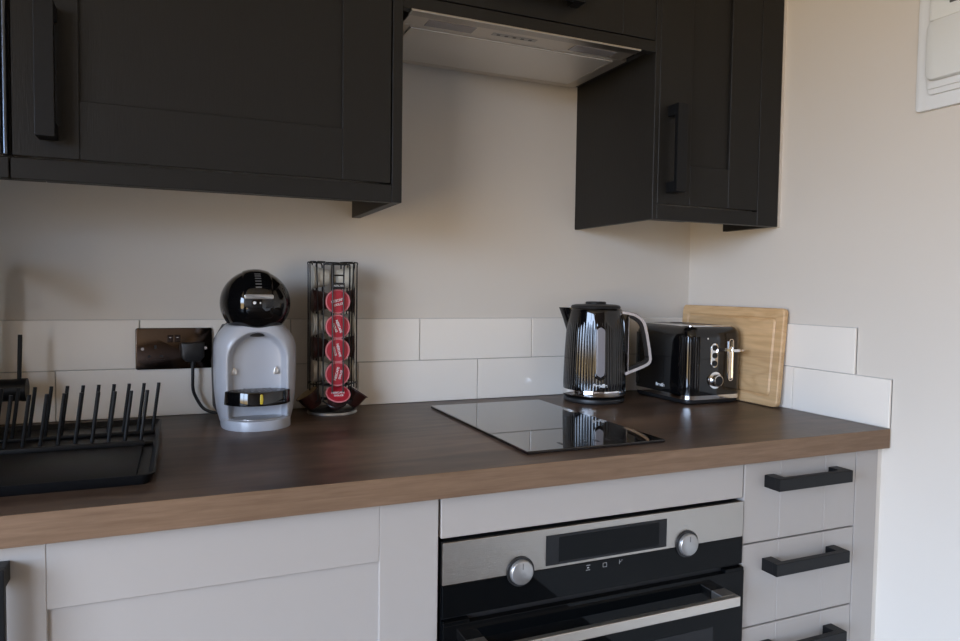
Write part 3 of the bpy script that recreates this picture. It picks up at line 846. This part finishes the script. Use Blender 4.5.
# top plate with slots
bm = B(); prism(bm, rrect(tw - .040, td - .040, .014, 8), FZ, .1893, .1915, .0008); tp = obj('top_plate', bm, M['chrome'], t, True, 40)
for s in (-1, 1):
    bm = B(); box(bm, s * .026 - .014, s * .026 + .014, -td / 2 + .032, td / 2 - .032, .1911, .1919, .0003, 1); obj('bread_slot', bm, M['matblack'], tp)
# controls on the -y end
yf = -td / 2 + .0012
bm = B()
ol = []
for (u, v) in rrect(.0215, .0600, .0105, 8):
    ol.append((u, v))
prism(bm, ol, FY, -yf - .001, -yf + .0016, .0005); bm.transform(Matrix.Translation((-.0095, 0, .1195))); bp = obj('button_panel', bm, M['chrome'], t, True, 40)
for z in (.1385, .1195, .1005):
    bm = B(); cyl(bm, (-.0095, yf - .0014, z), (-.0095, yf - .0045, z), .0072, .0066, n=28); obj('button', bm, M['display'], bp, True)
bm = B(); cyl(bm, (-.0055, yf + .001, .0590), (-.0055, yf - .0022, .0590), .0205, n=40); kn = obj('browning_dial', bm, M['chrome'], t, True)
bm = B(); lathe(bm, [(.0155, 0), (.0148, .010), (.0135, .0125), (.0115, .013)], 40); bm.transform(Matrix.Translation((-.0055, yf - .0020, .0590)) @ Matrix.Rotation(PI / 2, 4, 'X')); obj('dial_grip', bm, M['chrome'], kn, True)
bm = B(); cyl(bm, (-.0055, yf - .0120, .0590), (-.0055, yf - .0152, .0590), .0118, n=32); obj('dial_face', bm, M['display'], kn, True)
bm = B(); cyl(bm, (-.0305, yf + .001, .1610), (-.0305, yf - .001, .1610), .0022, n=14); obj('indicator', bm, M['chrome'], t, True)
# lever track with frame
bm = B()
lx = .0425
o_, i_ = rrect(.0150, .104, .0070, 6), rrect(.0105, .0995, .0048, 6)
vo = [bm.verts.new((u + lx, yf - .0018, v + .1075)) for u, v in o_]; vi = [bm.verts.new((u + lx, yf - .0018, v + .1075)) for u, v in i_]
vo2 = [bm.verts.new((u + lx, yf + .002, v + .1075)) for u, v in o_]; vi2 = [bm.verts.new((u + lx, yf + .002, v + .1075)) for u, v in i_]
for i in range(len(vo)):
    j = (i + 1) % len(vo)
    bm.faces.new((vo[i], vo[j], vi[j], vi[i])); bm.faces.new((vo[i], vo[j], vo2[j], vo2[i])); bm.faces.new((vi[i], vi[j], vi2[j], vi2[i])); bm.faces.new((vo2[i], vo2[j], vi2[j], vi2[i]))
lt = obj('lever_track', bm, M['chrome'], t, True, 30)
bm = B(); prism(bm, rrect(.0100, .080, .0045, 6), FY, -yf - .001, -yf + .0004, 0); bm.transform(Matrix.Translation((lx, 0, .1005))); obj('track_plate', bm, M['chrome'], lt)
bm = B(); prism(bm, [(-.016, -.0035), (.014, -.0035), (.022, .0000), (.014, .0035), (-.016, .0035)], FY, -yf + .0004, -yf + .024, .002)
bm.transform(Matrix.Translation((lx + .002, 0, .1325))); obj('lever', bm, M['chrome'], t, True, 40)
text('brand_lettering', 'Breville', .0115, M['led'], t, Matrix.Translation((-tw / 2 + .0005, -.010, .0385)) @ Matrix.Rotation(-PI / 2, 4, 'Z') @ Matrix.Rotation(PI / 2, 4, 'X'), .0003)

# ------------------------------------------------------------------ chopping board leaning on the right wall
bw, bh, bt = .3620, .2365, .0150
t = thing('chopping_board', 'light beech chopping board with a juice groove leaning against the right wall', 'chopping board', (-.0185, -.1790, .9108))
bm = B()
N = 8
outer = rrect(bw, bh, .012, N); g1 = rrect(bw - .044, bh - .044, .010, N); gm = rrect(bw - .052, bh - .052, .009, N); g2 = rrect(bw - .060, bh - .060, .008, N)
def rg(ol, x): return [bm.verts.new((x, u, v + bh / 2)) for u, v in ol]
inn = rrect(bw - .005, bh - .005, .0105, N)
L_ = [rg(inn, 0), rg(outer, -.0025), rg(outer, -bt + .0025), rg(inn, -bt), rg(g1, -bt), rg(gm, -bt + .0032), rg(g2, -bt)]
n = len(outer)
for A, Bq in zip(L_, L_[1:]):
    for i in range(n): bm.faces.new((A[i], A[(i + 1) % n], Bq[(i + 1) % n], Bq[i]))
bm.faces.new(L_[0][::-1]); bm.faces.new(L_[-1])
bo = obj('board', bm, M['beech'], t, True, 25)
t.rotation_euler = (0, math.radians(4.4), 0)

# ------------------------------------------------------------------ dish rack
rx0, rx1, ry0, ry1 = -1.880, -1.3610, -.5440, -.1050
t = thing('dish_rack', 'low black plastic dish rack with upright prongs at the left end of the worktop', 'dish rack', ((rx0 + rx1) / 2, (ry0 + ry1) / 2, .910))
rw, rd = rx1 - rx0, ry1 - ry0
rc0 = Vector(((rx0 + rx1) / 2, (ry0 + ry1) / 2, .910))
bm = B()
def rr3(w, h, r, z): return [bm.verts.new((u, v, z)) for u, v in rrect(w, h, r, 6)]
Ls = [rr3(rw - .016, rd - .012, .012, 0), rr3(rw - .012, rd - .008, .014, .002), rr3(rw - .002, rd - .001, .018, .0125), rr3(rw, rd, .018, .0145), rr3(rw - .006, rd - .006, .016, .0150), rr3(rw - .020, rd - .020, .012, .006)]
for A, Bq in zip(Ls, Ls[1:]):
    for i in range(len(A)): bm.faces.new((A[i], A[(i + 1) % len(A)], Bq[(i + 1) % len(A)], Bq[i]))
bm.faces.new(Ls[0][::-1]); bm.faces.new(Ls[-1])
obj('tray', bm, M['rackblack'], t, True, 30)
xr = -1.3850 - rc0.x
bm = B(); box(bm, -rw / 2 + .020, xr, -.5250 - rc0.y, -.3250 - rc0.y, .0062, .0105, .003, 2); obj('drainer_mat', bm, M['rackblack'], t, True)
bm = B(); box(bm, -rw / 2 + .016, xr + .002, -.3240 - rc0.y, -.3140 - rc0.y, .0062, .0170, .002, 2); obj('divider', bm, M['rackblack'], t, True)
for yy in (-.306, -.210):
    bm = B(); box(bm, -rw / 2 + .016, xr + .014, yy - .006 - rc0.y, yy + .006 - rc0.y, .0062, .0125, .002, 2); obj('prong_rail', bm, M['rackblack'], t, True)
for row, y, sp_, x0_, top in (('back', -.210, .0238, -1.3640, 1.0075), ('front', -.306, .0240, -1.3790, 1.0080)):
    for i in range(15 if row == 'front' else 16):
        x = x0_ - i * sp_
        bm = B()
        tube(bm, [(x - .0105 - rc0.x, y - rc0.y, .0115), (x - rc0.x, y - rc0.y, top - .910 - .003), (x + .0002 - rc0.x, y - rc0.y, top - .910)], .0029, 10)
        obj('prong', bm, M['rackblack'], t, True)

# ------------------------------------------------------------------ tap
t = thing('kitchen_tap', 'black kitchen tap with a thin upright lever behind the dish rack', 'tap', (-1.660, -.070, .910))
bm = B(); cyl(bm, (0, 0, 0), (0, 0, .006), .028, n=36); cyl(bm, (0, 0, .006), (0, 0, .125), .021, n=36); obj('tap_body', bm, M['handle'], t, True)
bm = B(); tube(bm, smooth_path([(0, 0, .12), (0, 0, .28), (0, -.002, .305), (0, -.03, .308), (0, -.19, .308), (0, -.20, .300), (0, -.20, .27)], 2), .014, 16); obj('tap_neck', bm, M['handle'], t, True)
bm = B(); cyl(bm, (.015, 0, .0755), (.062, 0, .0755), .0205, n=36); cyl(bm, (.062, 0, .0755), (.0705, 0, .0755), .0215, n=36); ca = obj('lever_cartridge', bm, M['handle'], t, True)
bm = B(); cyl(bm, (.0580, 0, .094), (.0605, 0, .1780), .0037, n=14); obj('lever', bm, M['handle'], ca, True)

# ------------------------------------------------------------------ light
w = bpy.data.worlds.new('World'); S.world = w; w.use_nodes = True
nt = w.node_tree; bg = nt.nodes['Background']
tc = nd(nt, 'ShaderNodeTexCoord', -900); sp = nd(nt, 'ShaderNodeSeparateXYZ', -700)
cr = nd(nt, 'ShaderNodeValToRGB', -500); cr.color_ramp.interpolation = 'EASE'
mr = nd(nt, 'ShaderNodeMapRange', -600); mr.inputs['From Min'].default_value = -1; mr.inputs['From Max'].default_value = 1
nt.links.new(tc.outputs['Generated'], sp.inputs[0]); nt.links.new(sp.outputs[2], mr.inputs[0]); nt.links.new(mr.outputs[0], cr.inputs[0])
e = cr.color_ramp.elements
e[0].position = .485; e[0].color = (.375, .28, .16, 1)
e[1].position = .545; e[1].color = (.82, 1.05, 1.44, 1)
nt.links.new(cr.outputs[0], bg.inputs['Color']); bg.inputs['Strength'].default_value = 8.0
def area(name, loc, rot, sx_, sy_, col, power, portal=False):
    l = bpy.data.lights.new(name, 'AREA'); l.shape = 'RECTANGLE'; l.size = sx_; l.size_y = sy_; l.energy = power; l.color = col
    if portal: l.cycles.is_portal = True
    o = bpy.data.objects.new(name, l); COL.objects.link(o); o.location = loc; o.rotation_euler = rot
    return o
area('window_portal', (XL - .14, (WYa + WYb) / 2, (WZa + WZb) / 2), (0, -PI / 2, 0), WZb - WZa, WYb - WYa, (1, 1, 1), 1, True)

# ------------------------------------------------------------------ camera
C_ = Vector((-1.3298, -1.5867, 1.1836)); yaw, pit, rol, fpx = .4080, -.0450, .0135, 697.168
fw = Vector((math.sin(yaw) * math.cos(pit), math.cos(yaw) * math.cos(pit), math.sin(pit)))
r_ = Vector((math.cos(yaw), -math.sin(yaw), 0)); u_ = r_.cross(fw)
rt = r_ * math.cos(rol) + u_ * math.sin(rol); up = -r_ * math.sin(rol) + u_ * math.cos(rol)
cam = bpy.data.cameras.new('camera'); co = bpy.data.objects.new('camera', cam); COL.objects.link(co)
mt = Matrix((rt, up, -fw)).transposed().to_4x4(); mt.translation = C_; co.matrix_world = mt
cam.sensor_width = 36; cam.sensor_fit = 'HORIZONTAL'; cam.lens = fpx / 960 * 36; cam.clip_start = .02
S.camera = co
S.view_settings.view_transform = 'Standard'; S.view_settings.look = 'None'
S.view_settings.exposure = .90; S.view_settings.gamma = 1
